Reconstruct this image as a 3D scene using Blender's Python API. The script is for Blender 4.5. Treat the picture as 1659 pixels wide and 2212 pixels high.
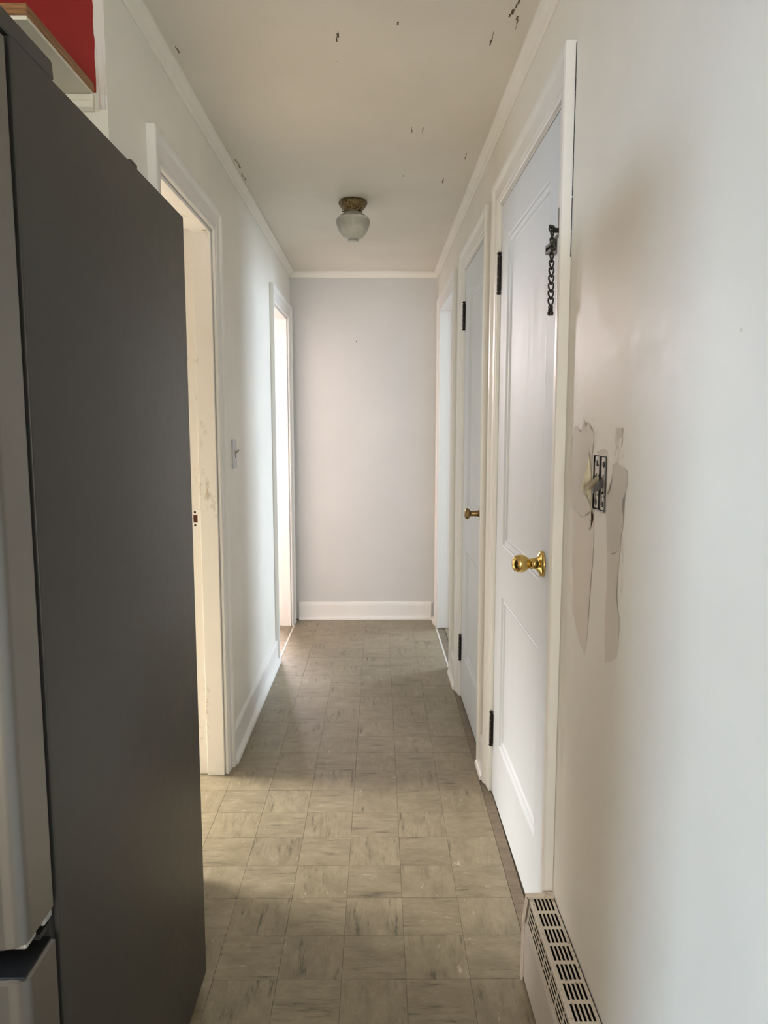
import bpy, bmesh, math, random
from mathutils import Vector, Matrix, noise as mnoise
random.seed(7)
scene = bpy.context.scene
for o in list(bpy.data.objects): bpy.data.objects.remove(o)
col = scene.collection

# ------------------------------------------------------------------ camera
CAM_H = 1.31
FPX, IW, IH = 1610.0, 1659.0, 2212.0
PITCH, YAW = math.radians(6.8708), math.radians(0.4063)
fw = Vector((math.sin(YAW)*math.cos(PITCH), math.cos(YAW)*math.cos(PITCH), -math.sin(PITCH)))
rt = Vector((math.cos(YAW), -math.sin(YAW), 0)); upv = rt.cross(fw)
cam = bpy.data.objects.new('camera', bpy.data.cameras.new('camera'))
cam.data.sensor_fit = 'VERTICAL'; cam.data.sensor_height = 36.0
cam.data.lens = 36.0*FPX/IH
cam.data.clip_start = 0.02; cam.data.clip_end = 100
mw = Matrix((rt, upv, -fw)).transposed().to_4x4(); mw.translation = (0, 0, CAM_H)
cam.matrix_world = mw
col.objects.link(cam); scene.camera = cam

# ------------------------------------------------------------------ world and exposure
w = bpy.data.worlds.new('daylight'); scene.world = w; w.use_nodes = True
bg = w.node_tree.nodes['Background']
bg.inputs[0].default_value = (0.75, 0.86, 1.0, 1); bg.inputs[1].default_value = 1.0
vs = scene.view_settings
vs.view_transform = 'Standard'; vs.look = 'None'; vs.gamma = 1.0; vs.use_curve_mapping = False
vs.exposure = 0.83

# ------------------------------------------------------------------ daylight through the windows, and an added rear fill lamp
def area(name, loc, target, sx, sy, power, colr, spread=180):
    l = bpy.data.lights.new(name, 'AREA'); l.shape = 'RECTANGLE'; l.size = sx; l.size_y = sy
    l.energy = power; l.color = colr; l.spread = math.radians(spread)
    o = bpy.data.objects.new(name, l); o.location = loc
    o.rotation_euler = (Vector(target)-Vector(loc)).to_track_quat('-Z', 'Y').to_euler()
    col.objects.link(o)
area('daylight_kitchen_side', (-3.7, -0.3, 2.25), (0.4, 0.2, 0.5), 1.7, 1.3, 165, (0.58, 0.78, 1.0))
area('fill_kitchen_rear', (0.0, -3.15, 1.35), (0.0, 0, 1.35), 0.8, 1.9, 38, (1.0, 0.93, 0.80))  # fill lamp added behind the camera to brighten the hall
area('daylight_near_room', (-4.2, 3.5, 2.9), (-0.4, 2.4, 0.1), 1.5, 0.8, 430, (1.0, 0.955, 0.88))
area('daylight_end_room', (-1.35, 6.7, 2.2), (-0.6, 4.0, 0.0), 1.2, 1.0, 270, (1.0, 0.87, 0.90))
area('daylight_side_room', (3.55, 5.48, 1.6), (0, 3.9, 1.0), 1.5, 1.4, 47, (0.72, 0.85, 1.0), 120)

# ------------------------------------------------------------------ materials
class NT:
    def __init__(s, name):
        s.m = bpy.data.materials.new(name); s.m.use_nodes = True
        s.t = s.m.node_tree; s.b = s.t.nodes['Principled BSDF']
    def n(s, typ, **kw):
        nd = s.t.nodes.new(typ)
        for k, v in kw.items():
            if k in nd.inputs: nd.inputs[k].default_value = v
            else: setattr(nd, k, v)
        return nd
    def l(s, a, b): s.t.links.new(a, b)
    def noise(s, vec, scale, detail=3, rough=.5):
        nd = s.n('ShaderNodeTexNoise'); nd.inputs['Scale'].default_value = scale
        nd.inputs['Detail'].default_value = detail; nd.inputs['Roughness'].default_value = rough
        if vec is not None: s.l(vec, nd.inputs['Vector'])
        return nd.outputs['Fac']
    def ramp(s, fac, a, b, lo=0., hi=1.):
        nd = s.n('ShaderNodeMapRange'); nd.inputs['From Min'].default_value = a; nd.inputs['From Max'].default_value = b
        nd.inputs['To Min'].default_value = lo; nd.inputs['To Max'].default_value = hi
        s.l(fac, nd.inputs['Value']); return nd.outputs['Result']
    def math(s, op, a, b):
        nd = s.n('ShaderNodeMath', operation=op)
        for i, v in enumerate((a, b)):
            if isinstance(v, (int, float)): nd.inputs[i].default_value = v
            else: s.l(v, nd.inputs[i])
        return nd.outputs[0]
    def mix(s, fac, a, b):
        nd = s.n('ShaderNodeMix', data_type='RGBA')
        if isinstance(fac, (int, float)): nd.inputs[0].default_value = fac
        else: s.l(fac, nd.inputs[0])
        for i, v in ((6, a), (7, b)):
            if isinstance(v, tuple): nd.inputs[i].default_value = (*v, 1)
            else: s.l(v, nd.inputs[i])
        return nd.outputs[2]
    def coords(s, which='Position', scale=(1, 1, 1)):
        if which == 'Position': o = s.n('ShaderNodeNewGeometry').outputs['Position']
        else: o = s.n('ShaderNodeTexCoord').outputs[which]
        mp = s.n('ShaderNodeMapping'); mp.inputs['Scale'].default_value = scale
        s.l(o, mp.inputs['Vector']); return mp.outputs[0]
    def bump(s, fac, strength, dist=.002):
        nd = s.n('ShaderNodeBump'); nd.inputs['Strength'].default_value = strength; nd.inputs['Distance'].default_value = dist
        s.l(fac, nd.inputs['Height']); s.l(nd.outputs[0], s.b.inputs['Normal'])
    def set(s, color=None, rough=None, metal=None):
        for k, v in (('Base Color', color), ('Roughness', rough), ('Metallic', metal)):
            if v is None: continue
            if isinstance(v, tuple): s.b.inputs[k].default_value = (*v, 1)
            elif isinstance(v, (int, float)): s.b.inputs[k].default_value = v
            else: s.l(v, s.b.inputs[k])

def srgb(r, g, b):
    f = lambda c: (c/255/12.92 if c/255 <= .04045 else ((c/255+.055)/1.055)**2.4)
    return (f(r), f(g), f(b))

def paint(name, c, rough=.4, var=.06, bscale=350, bstr=.12, specks=0., stretch=(1, 1, 1), spec=.5):
    k = NT(name); p = k.coords('Position', stretch)
    n1 = k.noise(p, 2.2, 4)
    dark = tuple(x*(1-var) for x in c); lite = tuple(min(1, x*(1+var*.5)) for x in c)
    cc = k.mix(k.ramp(n1, .35, .65), dark, lite)
    if specks:
        s = k.noise(p, 55, 2, .7)
        cc = k.mix(k.ramp(s, .5+.30*(1-specks*.1), .5+.32*(1-specks*.1)), cc, (.12, .10, .08))
    n2 = k.noise(p, bscale, 2); n3 = k.noise(p, 30, 3)
    k.set(cc, k.ramp(n3, .3, .7, rough-.05, rough+.08), 0.)
    k.b.inputs['Specular IOR Level'].default_value = spec
    k.bump(k.math('ADD', n2, k.math('MULTIPLY', n3, .6)), bstr, .0015)
    return k.m
def flat(name, c, rough=.5, metal=0.):
    k = NT(name); n = k.noise(k.coords('Object'), 90, 3)
    k.set(k.mix(k.ramp(n, .3, .7), tuple(x*.85 for x in c), c), k.ramp(n, .3, .7, rough*.9, min(1, rough*1.1)), metal); return k.m

M = {}
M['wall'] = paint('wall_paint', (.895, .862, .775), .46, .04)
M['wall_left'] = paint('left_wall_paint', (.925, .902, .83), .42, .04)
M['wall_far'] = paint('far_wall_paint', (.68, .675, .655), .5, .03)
M['ceiling'] = paint('ceiling_paint', (.80, .755, .66), .55, .05, 250, .15, .35)
M['trim'] = paint('trim_paint', (.895, .878, .84), .36, .03, 200, .06, 0, (1, 1, .15))
M['door'] = paint('door_paint', (.77, .81, .845), .5, .03, 220, .08, 0, (1, 1, .2), .3)
M['bare'] = paint('old_paint_patch', (.69, .64, .55), .5, .10, 120, .15, 0, (1, 1, .15))
M['bare_faint'] = paint('thin_paint_patch', (.765, .70, .60), .48, .08, 120, .12, 0, (1, 1, .15))
M['cream'] = paint('cream_paint', (.80, .74, .58), .45, .05)
M['pinkwall'] = paint('end_room_paint', (.62, .47, .48), .5, .03)
M['creamwall'] = paint('near_room_paint', (.92, .865, .775), .5, .03)
M['bluewall'] = paint('side_room_paint', (.78, .82, .86), .5, .03)
M['black'] = flat('black_iron', (.018, .013, .012), .35, .3)
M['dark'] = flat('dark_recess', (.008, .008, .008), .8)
M['gasket'] = flat('black_gasket', (.006, .006, .006), .6)
M['beige_plastic'] = flat('beige_plastic', (.45, .38, .26), .4)
M['white_plastic'] = flat('white_switch_plate', (.72, .72, .74), .4)
M['grey_metal'] = flat('grey_metal', (.30, .28, .25), .4, .8)
M['track_metal'] = flat('dull_track_metal', (.15, .135, .12), .45, .5)
M['bright_strip'] = flat('threshold_strip', (.72, .68, .60), .4)
M['rust'] = flat('rusty_hole', (.10, .03, .015), .8)

def jamb_mat():
    k = NT('worn_jamb_paint'); p = k.coords('Position', (1, 1, .35))
    n = k.noise(p, 9, 5, .65); f = k.noise(k.coords('Position', (1, 1, .5)), 60, 3, .7)
    d = k.math('MULTIPLY', k.ramp(n, .56, .68), k.ramp(f, .5, .62))
    k.set(k.mix(d, (.90, .87, .825), (.42, .31, .18)), .4); k.bump(f, .2, .001); return k.m
M['jamb'] = jamb_mat()

def alcove_mat():
    k = NT('alcove_red_and_white_paint')
    pos = k.n('ShaderNodeNewGeometry').outputs['Position']
    sp = k.n('ShaderNodeSeparateXYZ'); k.l(pos, sp.inputs[0])
    wob = k.noise(k.coords('Position', (0, 0, 1)), 16, 3)
    x = k.math('ADD', sp.outputs[0], k.math('MULTIPLY', k.math('SUBTRACT', wob, .5), .010))
    red = k.math('MULTIPLY', k.math('LESS_THAN', x, -.600), k.math('GREATER_THAN', sp.outputs[2], 2.006))
    low = k.math('LESS_THAN', sp.outputs[2], 1.972)
    brush = k.noise(k.coords('Position', (60, 1, 3)), 4, 3)
    base = k.mix(k.ramp(brush, .5, .7), (.72, .68, .62), (.58, .50, .44))
    base = k.mix(low, base, (.78, .74, .60))
    k.set(k.mix(red, base, (.27, .008, .004)), .5); return k.m
M['alcove'] = alcove_mat()

M['bounce_pale'] = flat('pale_bounce_floor', (.62, .50, .37), .4)  # unseen floor colour, made pale to bounce light onto the near jamb
def red_white_mat():
    k = NT('kitchen_red_over_white')
    sp = k.n('ShaderNodeSeparateXYZ'); k.l(k.n('ShaderNodeNewGeometry').outputs['Position'], sp.inputs[0])
    k.set(k.mix(k.math('GREATER_THAN', sp.outputs[2], 1.0), (.75, .72, .66), (.46, .02, .012)), .5); return k.m
M['redwhite'] = red_white_mat()

def tile_mat(name, c0, c1, gloss=.36):
    k = NT(name)
    oc = k.n('ShaderNodeTexCoord').outputs['Object']
    oi = k.n('ShaderNodeObjectInfo').outputs['Random']
    cmb = k.n('ShaderNodeCombineXYZ')
    k.l(k.math('MULTIPLY', oi, 37.), cmb.inputs[0]); k.l(k.math('MULTIPLY', oi, 91.), cmb.inputs[1]); k.l(k.math('MULTIPLY', oi, 53.), cmb.inputs[2])
    ad = k.n('ShaderNodeVectorMath', operation='ADD'); k.l(oc, ad.inputs[0]); k.l(cmb.outputs[0], ad.inputs[1])
    v = ad.outputs[0]
    def mp(s):
        m = k.n('ShaderNodeMapping'); m.inputs['Scale'].default_value = s; k.l(v, m.inputs['Vector']); return m.outputs[0]
    mott = k.noise(mp((1, 1.8, 1)), 13, 6, .68)
    streak = k.noise(mp((8, 62, 1)), 1.0, 6, .74)
    patch = k.noise(v, 9, 2)
    lite = k.noise(mp((16, 80, 1)), 1.3, 5, .75)
    fine = k.noise(mp((60, 220, 1)), 1., 3, .6)
    c = k.mix(k.ramp(mott, .34, .64), tuple(x*.88 for x in c0), tuple(x*1.06 for x in c1))
    c = k.mix(k.ramp(fine, .35, .75, 0, .18), c, tuple(x*.6 for x in c0))
    soft = k.math('MULTIPLY', k.ramp(streak, .50, .63), k.ramp(patch, .42, .56))
    c = k.mix(k.math('MULTIPLY', soft, .6), c, tuple(x*.42 for x in c0))
    hard = k.math('MULTIPLY', k.ramp(streak, .60, .66), k.ramp(patch, .50, .58))
    c = k.mix(k.math('MULTIPLY', hard, .72), c, (.055, .046, .036))
    lt = k.math('MULTIPLY', k.ramp(lite, .61, .67), k.ramp(patch, .40, .52, 1, .0))
    c = k.mix(k.math('MULTIPLY', lt, .62), c, (.72, .64, .50))
    hs = k.n('ShaderNodeHueSaturation'); k.l(c, hs.inputs['Color']); k.l(k.ramp(oi, 0, 1, .96, 1.04), hs.inputs['Value'])
    k.set(hs.outputs[0], k.ramp(mott, .3, .7, gloss-.05, gloss+.1))
    k.bump(k.math('ADD', fine, mott), .10, .001)
    return k.m
M['tile'] = tile_mat('marbled_floor_tile', (.268, .221, .143), (.325, .272, .185))
M['tile_edge'] = tile_mat('brown_edge_tile', (.17, .125, .075), (.22, .165, .105))
M['grout'] = flat('tile_bed', (.20, .165, .115), .8)

def steel_mat(name, c, rough, metal, sx=(1, 1, 1)):
    k = NT(name); n = k.noise(k.coords('Object', sx), 40, 2)
    k.set(c, k.ramp(n, .3, .7, rough-.01, rough+.01), metal); k.bump(k.noise(k.coords('Object'), 1400, 1), .02, .0003); return k.m
M['fridge_side'] = steel_mat('fridge_dark_grey_side', (.040, .037, .033), .42, .2)
M['fridge_door'] = steel_mat('fridge_door_steel', (.20, .188, .172), .36, .8, (200, 200, 2))
M['fridge_front'] = M['fridge_door']
M['fridge_trim'] = steel_mat('fridge_grey_trim', (.33, .33, .31), .45, .3)
k = NT('polished_brass'); k.set((.72, .52, .18), .10, 1.); M['brass'] = k.m
k = NT('aged_bronze'); n = k.noise(k.coords('Object'), 120, 3); k.set(k.mix(k.ramp(n, .35, .65), (.20, .13, .055), (.34, .24, .11)), .32, .9); M['bronze'] = k.m
k = NT('antique_brass_canopy'); n = k.noise(k.coords('Object'), 220, 4, .7); k.set(k.mix(k.ramp(n, .42, .62), (.05, .032, .015), (.36, .27, .13)), .4, .85); k.bump(n, .9, .002); M['canopy'] = k.m
def hinge_mat():
    k = NT('paint_flecked_black_hinge'); n = k.noise(k.coords('Object'), 190, 3, .6)
    d = k.ramp(n, .60, .64); k.set(k.mix(d, (.016, .011, .010), (.45, .43, .38)), .35, k.ramp(d, 0, 1, .5, 0)); return k.m
M['hinge'] = hinge_mat()
k = NT('shade_glass'); k.set((.97, .95, .88), .04); k.b.inputs['Transmission Weight'].default_value = .72; k.b.inputs['IOR'].default_value = 1.45; M['glass'] = k.m
k = NT('frosted_glass'); k.set((.93, .91, .82), .45); k.b.inputs['Transmission Weight'].default_value = .8; M['frost'] = k.m
def wood_mat():
    k = NT('brown_plywood'); n = k.noise(k.coords('Object', (3, 3, 60)), 6, 4); k.set(k.mix(k.ramp(n, .35, .65), (.20, .085, .025), (.38, .19, .075)), .55); return k.m
M['wood'] = wood_mat()
def splat_mat():
    k = NT('paint_spattered_strap'); n = k.noise(k.coords('Object', (1, 1, .5)), 130, 3, .6)
    k.set(k.mix(k.ramp(n, .57, .60), (.66, .64, .58), (.012, .012, .012)), .5); k.bump(n, .5, .001); return k.m
M['splat'] = splat_mat()
M['flap'] = paint('torn_paint', (.76, .70, .52), .5, .08, 100, .2)
M['flap_torn'] = paint('torn_plaster_edge', (.88, .86, .82), .7, .05, 100, .2)
def heater_mat():
    k = NT('dusty_heater_paint'); p = k.coords('Position'); n = k.noise(p, 45, 4, .65); f = k.noise(p, 190, 2)
    d = k.math('MULTIPLY', k.ramp(n, .58, .68), k.ramp(f, .45, .55))
    k.set(k.mix(d, (.70, .63, .53), (.33, .24, .13)), .42); k.bump(f, .12, .001); return k.m
M['heater'] = heater_mat()
M['heater_panel'] = paint('heater_panel_paint', (.70, .645, .60), .4, .05)

# ------------------------------------------------------------------ mesh helpers
class MB:
    def __init__(s): s.bm = bmesh.new(); s.mi = 0
    def face(s, pts):
        vs_ = [s.bm.verts.new(p) for p in pts]
        try: f = s.bm.faces.new(vs_); f.material_index = s.mi; return f
        except ValueError: return None
    def box(s, lo, hi, fr=None):
        (a, b, c), (d, e, f) = lo, hi
        P = [(a, b, c), (d, b, c), (d, e, c), (a, e, c), (a, b, f), (d, b, f), (d, e, f), (a, e, f)]
        if fr: P = [fr(*p) for p in P]
        v = [s.bm.verts.new(p) for p in P]
        for q in ((3, 2, 1, 0), (4, 5, 6, 7), (0, 1, 5, 4), (1, 2, 6, 5), (2, 3, 7, 6), (3, 0, 4, 7)):
            f_ = s.bm.faces.new([v[i] for i in q]); f_.material_index = s.mi
        return s
    def loft(s, rings, closed=True, cap=True):
        R = [[s.bm.verts.new(p) for p in r] for r in rings]; n = len(R[0])
        for a, b in zip(R, R[1:]):
            for i in range(n if closed else n-1):
                j = (i+1) % n
                f = s.bm.faces.new((a[i], a[j], b[j], b[i])); f.material_index = s.mi
        if cap and closed and n > 2:
            f = s.bm.faces.new(R[0][::-1]); f.material_index = s.mi
            f = s.bm.faces.new(R[-1]); f.material_index = s.mi
        return s
    def tube(s, pts, r, n=8, closed=False):
        pts = [Vector(p) for p in pts]; N = len(pts); rings = []
        ref = Vector((.31, .17, .93))
        for i, p in enumerate(pts):
            if closed: t = pts[(i+1) % N]-pts[i-1]
            else: t = pts[min(i+1, N-1)]-pts[max(i-1, 0)]
            t.normalize(); a = t.cross(ref)
            if a.length < .05: a = t.cross(Vector((1, 0, 0)))
            a.normalize(); b = t.cross(a); rr = r[i] if isinstance(r, (list, tuple)) else r
            rings.append([p+(a*math.cos(k*2*math.pi/n)+b*math.sin(k*2*math.pi/n))*rr for k in range(n)])
        if closed: rings.append(rings[0]); return s.loft(rings, True, False)
        return s.loft(rings)
    def lathe(s, prof, origin, axis=(0, 0, 1), n=24, fn=None, cap=True):
        ax = Vector(axis).normalized(); t = Vector((0, 0, 1)) if abs(ax.z) < .9 else Vector((1, 0, 0))
        a = ax.cross(t).normalized(); b = ax.cross(a); o = Vector(origin); rings = []
        for (r, h) in prof:
            ring = []
            for k in range(n):
                th = k*2*math.pi/n; rr = max(r, .0002)
                if fn: rr, hh = fn(rr, h, th)
                else: hh = h
                ring.append(o+ax*hh+(a*math.cos(th)+b*math.sin(th))*rr)
            rings.append(ring)
        return s.loft(rings, True, cap)
    def slab(s, fr, us, zs, v0, v1, holes=()):
        """solid panel in a wall frame with rectangular holes; only outer faces are made"""
        us = sorted(set([us[0], us[-1]]+list(us)+[h[0] for h in holes]+[h[1] for h in holes]))
        zs = sorted(set([zs[0], zs[-1]]+list(zs)+[h[2] for h in holes]+[h[3] for h in holes]))
        nu, nz = len(us)-1, len(zs)-1
        def solid(i, j):
            if i < 0 or j < 0 or i >= nu or j >= nz: return False
            u, z = (us[i]+us[i+1])/2, (zs[j]+zs[j+1])/2
            return not any(h[0] < u < h[1] and h[2] < z < h[3] for h in holes)
        cache = {}
        def V(i, j, v):
            key = (i, j, v)
            if key not in cache: cache[key] = s.bm.verts.new(fr(us[i], v, zs[j]))
            return cache[key]
        def F(vs_):
            f = s.bm.faces.new(vs_); f.material_index = s.mi
        for i in range(nu):
            for j in range(nz):
                if not solid(i, j): continue
                F((V(i, j, v1), V(i+1, j, v1), V(i+1, j+1, v1), V(i, j+1, v1)))
                F((V(i, j, v0), V(i, j+1, v0), V(i+1, j+1, v0), V(i+1, j, v0)))
                if not solid(i-1, j): F((V(i, j, v0), V(i, j, v1), V(i, j+1, v1), V(i, j+1, v0)))
                if not solid(i+1, j): F((V(i+1, j, v0), V(i+1, j+1, v0), V(i+1, j+1, v1), V(i+1, j, v1)))
                if not solid(i, j-1): F((V(i, j, v0), V(i+1, j, v0), V(i+1, j, v1), V(i, j, v1)))
                if not solid(i, j+1): F((V(i, j+1, v0), V(i, j+1, v1), V(i+1, j+1, v1), V(i+1, j+1, v0)))
        return s
    def bevel(s, w, seg=2, angle=.5):
        bmesh.ops.remove_doubles(s.bm, verts=s.bm.verts, dist=1e-6)
        es = [e for e in s.bm.edges if len(e.link_faces) == 2 and e.calc_face_angle(0) > angle]
        bmesh.ops.bevel(s.bm, geom=es, offset=w, segments=seg, profile=.6, affect='EDGES', clamp_overlap=True)
        return s
    def obj(s, name, mats, parent=None, smooth=False, weld=True):
        if weld: bmesh.ops.remove_doubles(s.bm, verts=s.bm.verts, dist=1e-6)
        bmesh.ops.recalc_face_normals(s.bm, faces=s.bm.faces)
        co = [v.co for v in s.bm.verts]
        c = Vector([(min(p[i] for p in co)+max(p[i] for p in co))/2 for i in range(3)])
        for v in s.bm.verts: v.co -= c
        me = bpy.data.meshes.new(name); s.bm.to_mesh(me); s.bm.free()
        for m in (mats if isinstance(mats, (list, tuple)) else [mats]): me.materials.append(M[m])
        if smooth:
            for p in me.polygons: p.use_smooth = True
            if smooth != True: me.set_sharp_from_angle(angle=smooth)
        o = bpy.data.objects.new(name, me); col.objects.link(o)
        place(o, c, parent); return o
WLOC = {}
def place(o, loc, parent=None):
    loc = Vector(loc); WLOC[o.name] = loc
    if parent: o.parent = parent; o.location = loc-WLOC[parent.name]
    else: o.location = loc
def root(name, loc): 
    o = bpy.data.objects.new(name, None); o.empty_display_size = .1; col.objects.link(o); place(o, loc); return o
def tag(o, label, cat, group=None, kind=None):
    o['label'] = label; o['category'] = cat
    if group: o['group'] = group
    if kind: o['kind'] = kind
    return o
def struct(o, label, cat): return tag(o, label, cat, None, 'structure')

# ------------------------------------------------------------------ frames: u along the hall, v out of the wall into the hall
def R(u, v, z): return (.4244-.009*u-v, u, z)
def L(u, v, z): return (-.5838+.004*u+v, u, z)
YF, YA = 4.885, 1.685
def FAR(u, v, z): return (u, YF-v, z)
def ALC(u, v, z): return (u, YA-v, z)
def zc(y): return 2.302-.009*y
ZT = 2.40   # wall slabs run up past the ceiling surface
DY1 = dict(out0=1.640, in0=1.720, in1=2.527, out1=2.607, ztop=2.093, zin=2.013)
DY2 = dict(out0=2.742, in0=2.822, in1=3.466, out1=3.546, ztop=2.075, zin=1.995)
DY3 = dict(out0=3.800, in0=3.880, in1=4.655, out1=4.735, ztop=2.062, zin=1.982)
DL1 = dict(out0=1.952, in0=2.032, in1=2.662, out1=2.742, ztop=2.046, zin=1.966)
DL2 = dict(out0=3.985, in0=4.065, in1=4.715, out1=4.795, ztop=2.030, zin=1.950)
def hole(d, m=.012): return (d['in0']-m, d['in1']+m, -1, d['zin']+m)
BOX = (1.345, 1.431, 1.145, 1.248)

b = MB().slab(R, [-3.0, 6.9], [0, ZT], -.115, 0, [hole(DY1), hole(DY2), hole(DY3), BOX])
wall_right = struct(b.obj('wall_right', 'wall'), 'long white right wall with closet doors and a hole for the switch', 'wall')
b = MB().slab(L, [YA+.0005, 6.9], [0, ZT], -.115, 0, [hole(DL1), hole(DL2)])
wall_left = struct(b.obj('wall_left', 'wall_left'), 'white left hallway wall with two open doorways', 'wall')
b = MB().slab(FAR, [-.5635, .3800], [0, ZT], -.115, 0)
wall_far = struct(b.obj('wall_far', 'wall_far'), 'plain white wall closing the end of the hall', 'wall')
b = MB().slab(ALC, [-2.6, -.6925], [0, ZT], -.115, 0)
b.box((-.6925, -.115, 0), (-.5771, 0, ZT), ALC)
wall_alcove = struct(b.obj('wall_alcove', 'alcove'), 'alcove wall behind the refrigerator, red above and cream below', 'wall')
for n_, P, r_ in (('nail_hole', FAR(-.142, .0004, 1.826), .0032), ):
    MB().lathe([(r_, 0), (r_*.8, .0006)], P, (0, -1, 0), 10).obj(n_, 'dark', wall_far)
MB().lathe([(.0022, 0), (.0018, .0006)], R(.872, .0002, 1.415), (-1, 0, 0), 10).obj('wall_mark', 'bare', wall_right)
# kitchen shell behind the camera
def KL(u, v, z): return (-2.6+v, u, z)
b = MB().slab(KL, [-3.0, YA], [0, ZT], -.1, 0, [(-.8, .4, .95, 2.05)])
struct(b.obj('wall_kitchen_left', 'redwhite'), 'red kitchen wall with a window, left of the camera', 'wall')
def KB(u, v, z): return (u, -3.0+v, z)
b = MB().slab(KB, [-2.7, .5664], [0, ZT], -.1, 0, [(-.42, .4, .35, 2.25)])
struct(b.obj('wall_kitchen_back', 'wall'), 'kitchen wall behind the camera with a tall opening added for the fill lamp', 'wall')
# side rooms
b = MB()
b.slab(lambda u, v, z: (-3.0+v, u, z), [1.8, 3.9], [0, ZT], -.1, 0, [(2.6, 3.8, .75, 2.15)])
struct(b.obj('wall_near_room_window', 'creamwall'), 'cream outer wall of the room behind the near left doorway', 'wall')
b = MB().slab(lambda u, v, z: (u, 3.9-v, z), [-3.1, -.69], [0, ZT], -.1, 0)
struct(b.obj('wall_near_room_far', ['creamwall']), 'cream partition between the two left rooms', 'wall')
b = MB().slab(lambda u, v, z: (u, 5.9-v, z), [-3.0, -.67], [0, ZT], -.1, 0, [(-2.0, -.78, .75, 2.15)])
struct(b.obj('wall_end_room_window', 'pinkwall'), 'pinkish outer wall of the far left room', 'wall')
b = MB().slab(lambda u, v, z: (-3.0+v, u, z), [4.0, 6.0], [0, ZT], -.1, 0)
struct(b.obj('wall_end_room_side', 'pinkwall'), 'pinkish side wall of the far left room', 'wall')
b = MB().slab(lambda u, v, z: (3.4-v, u, z), [3.5, 6.9], [0, ZT], -.1, 0, [(4.72, 6.25, .75, 2.15)])
struct(b.obj('wall_side_room_window', 'bluewall'), 'pale outer wall of the right room', 'wall')
b = MB().slab(lambda u, v, z: (u, 3.6+v, z), [.51, 3.5], [0, ZT], -.1, 0)
b.slab(lambda u, v, z: (u, 6.8-v, z), [.5, 3.5], [0, ZT], -.1, 0)
struct(b.obj('wall_side_room_partition', 'bluewall'), 'pale partition walls of the right room', 'wall')
b = MB().slab(lambda u, v, z: (1.1-v, u, z), [1.4, 3.5], [0, ZT], -.1, 0)
b.box((.53, 1.4, 0), (1.1, 1.5, ZT))
struct(b.obj('wall_closet_back', 'wall'), 'back wall of the two closets', 'wall')
# windows (frames only show from other places)
def window(n, fr, u0, u1, z0, z1, label):
    r = root('window_%d' % n, fr((u0+u1)/2, -.05, z0)); struct(r, label, 'window')
    b = MB()
    for lo, hi in (((u0, -.09, z0), (u0+.04, -.02, z1)), ((u1-.04, -.09, z0), (u1, -.02, z1)),
                   ((u0+.04, -.09, z0), (u1-.04, -.02, z0+.04)), ((u0+.04, -.09, z1-.04), (u1-.04, -.02, z1))): b.box(lo, hi, fr)
    b.obj('window_frame', 'trim', r)
    b = MB(); zm = (z0+z1)/2; b.box((u0+.04, -.08, zm-.02), (u1-.04, -.03, zm+.02), fr); b.obj('meeting_rail', 'trim', r)
window(1, KL, -.8, .4, .95, 2.05, 'kitchen window on the left side wall')
window(2, KB, -.42, .4, .35, 2.25, 'tall window added for the fill lamp behind the camera')  # unseen window, added to go with the rear fill lamp
window(3, lambda u, v, z: (-3.0+v, u, z), 2.6, 3.8, .75, 2.15, 'window of the room behind the near left doorway')
window(4, lambda u, v, z: (u, 5.9-v, z), -2.0, -.78, .75, 2.15, 'window of the far left room')
window(5, lambda u, v, z: (3.4-v, u, z), 4.72, 6.25, .75, 2.15, 'window of the right room')

# ceiling
b = MB()
for (x0, x1, y0, y1) in ((-3.2, 3.6, -3.1, 7.0),):
    P = [(x0, y0, zc(y0)), (x1, y0, zc(y0)), (x1, y1, zc(y1)), (x0, y1, zc(y1))]
    b.loft([P, [(p[0], p[1], p[2]+.25) for p in P]])
ceiling = struct(b.obj('ceiling', 'ceiling'), 'off-white ceiling with small cracks and flakes', 'ceiling')
random.seed(3)
b = MB()   # small flakes and cracks along the crown
def crack(pts, wd):
    wd *= .22
    for (p, q) in zip(pts, pts[1:]):
        dx, dy = q[0]-p[0], q[1]-p[1]; l = math.hypot(dx, dy) or 1; nx, ny = -dy/l*wd, dx/l*wd
        b.box((min(p[0], q[0])-wd, min(p[1], q[1])-wd, -.0012), (max(p[0], q[0])+wd, max(p[1], q[1])+wd, 0), lambda x, y, z: (x, y, zc(y)+z))
for (x, y, n, wd) in ((.33, 1.86, 5, .0012), (.335, 1.93, 4, .001), (.29, 2.0, 5, .0004), (.318, 2.83, 3, .0015), (.26, 3.1, 5, .0005), (.15, 2.6, 3, .001), (.11, 2.6, 2, .001), (-.53, 2.08, 2, .0018), (-.532, 2.9, 6, .0012), (-.532, 3.05, 6, .001), (.1, 3.05, 2, .001), (.05, 1.95, 2, .0004), (-.1, 2.0, 3, .0004)):
    pts = [(x, y)]
    for i in range(n): pts.append((pts[-1][0]+random.uniform(-.006, .004), pts[-1][1]+random.uniform(.008, .022)))
    crack(pts, wd)
b.obj('ceiling_flakes', 'canopy', ceiling)['kind'] = 'stuff'

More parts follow.
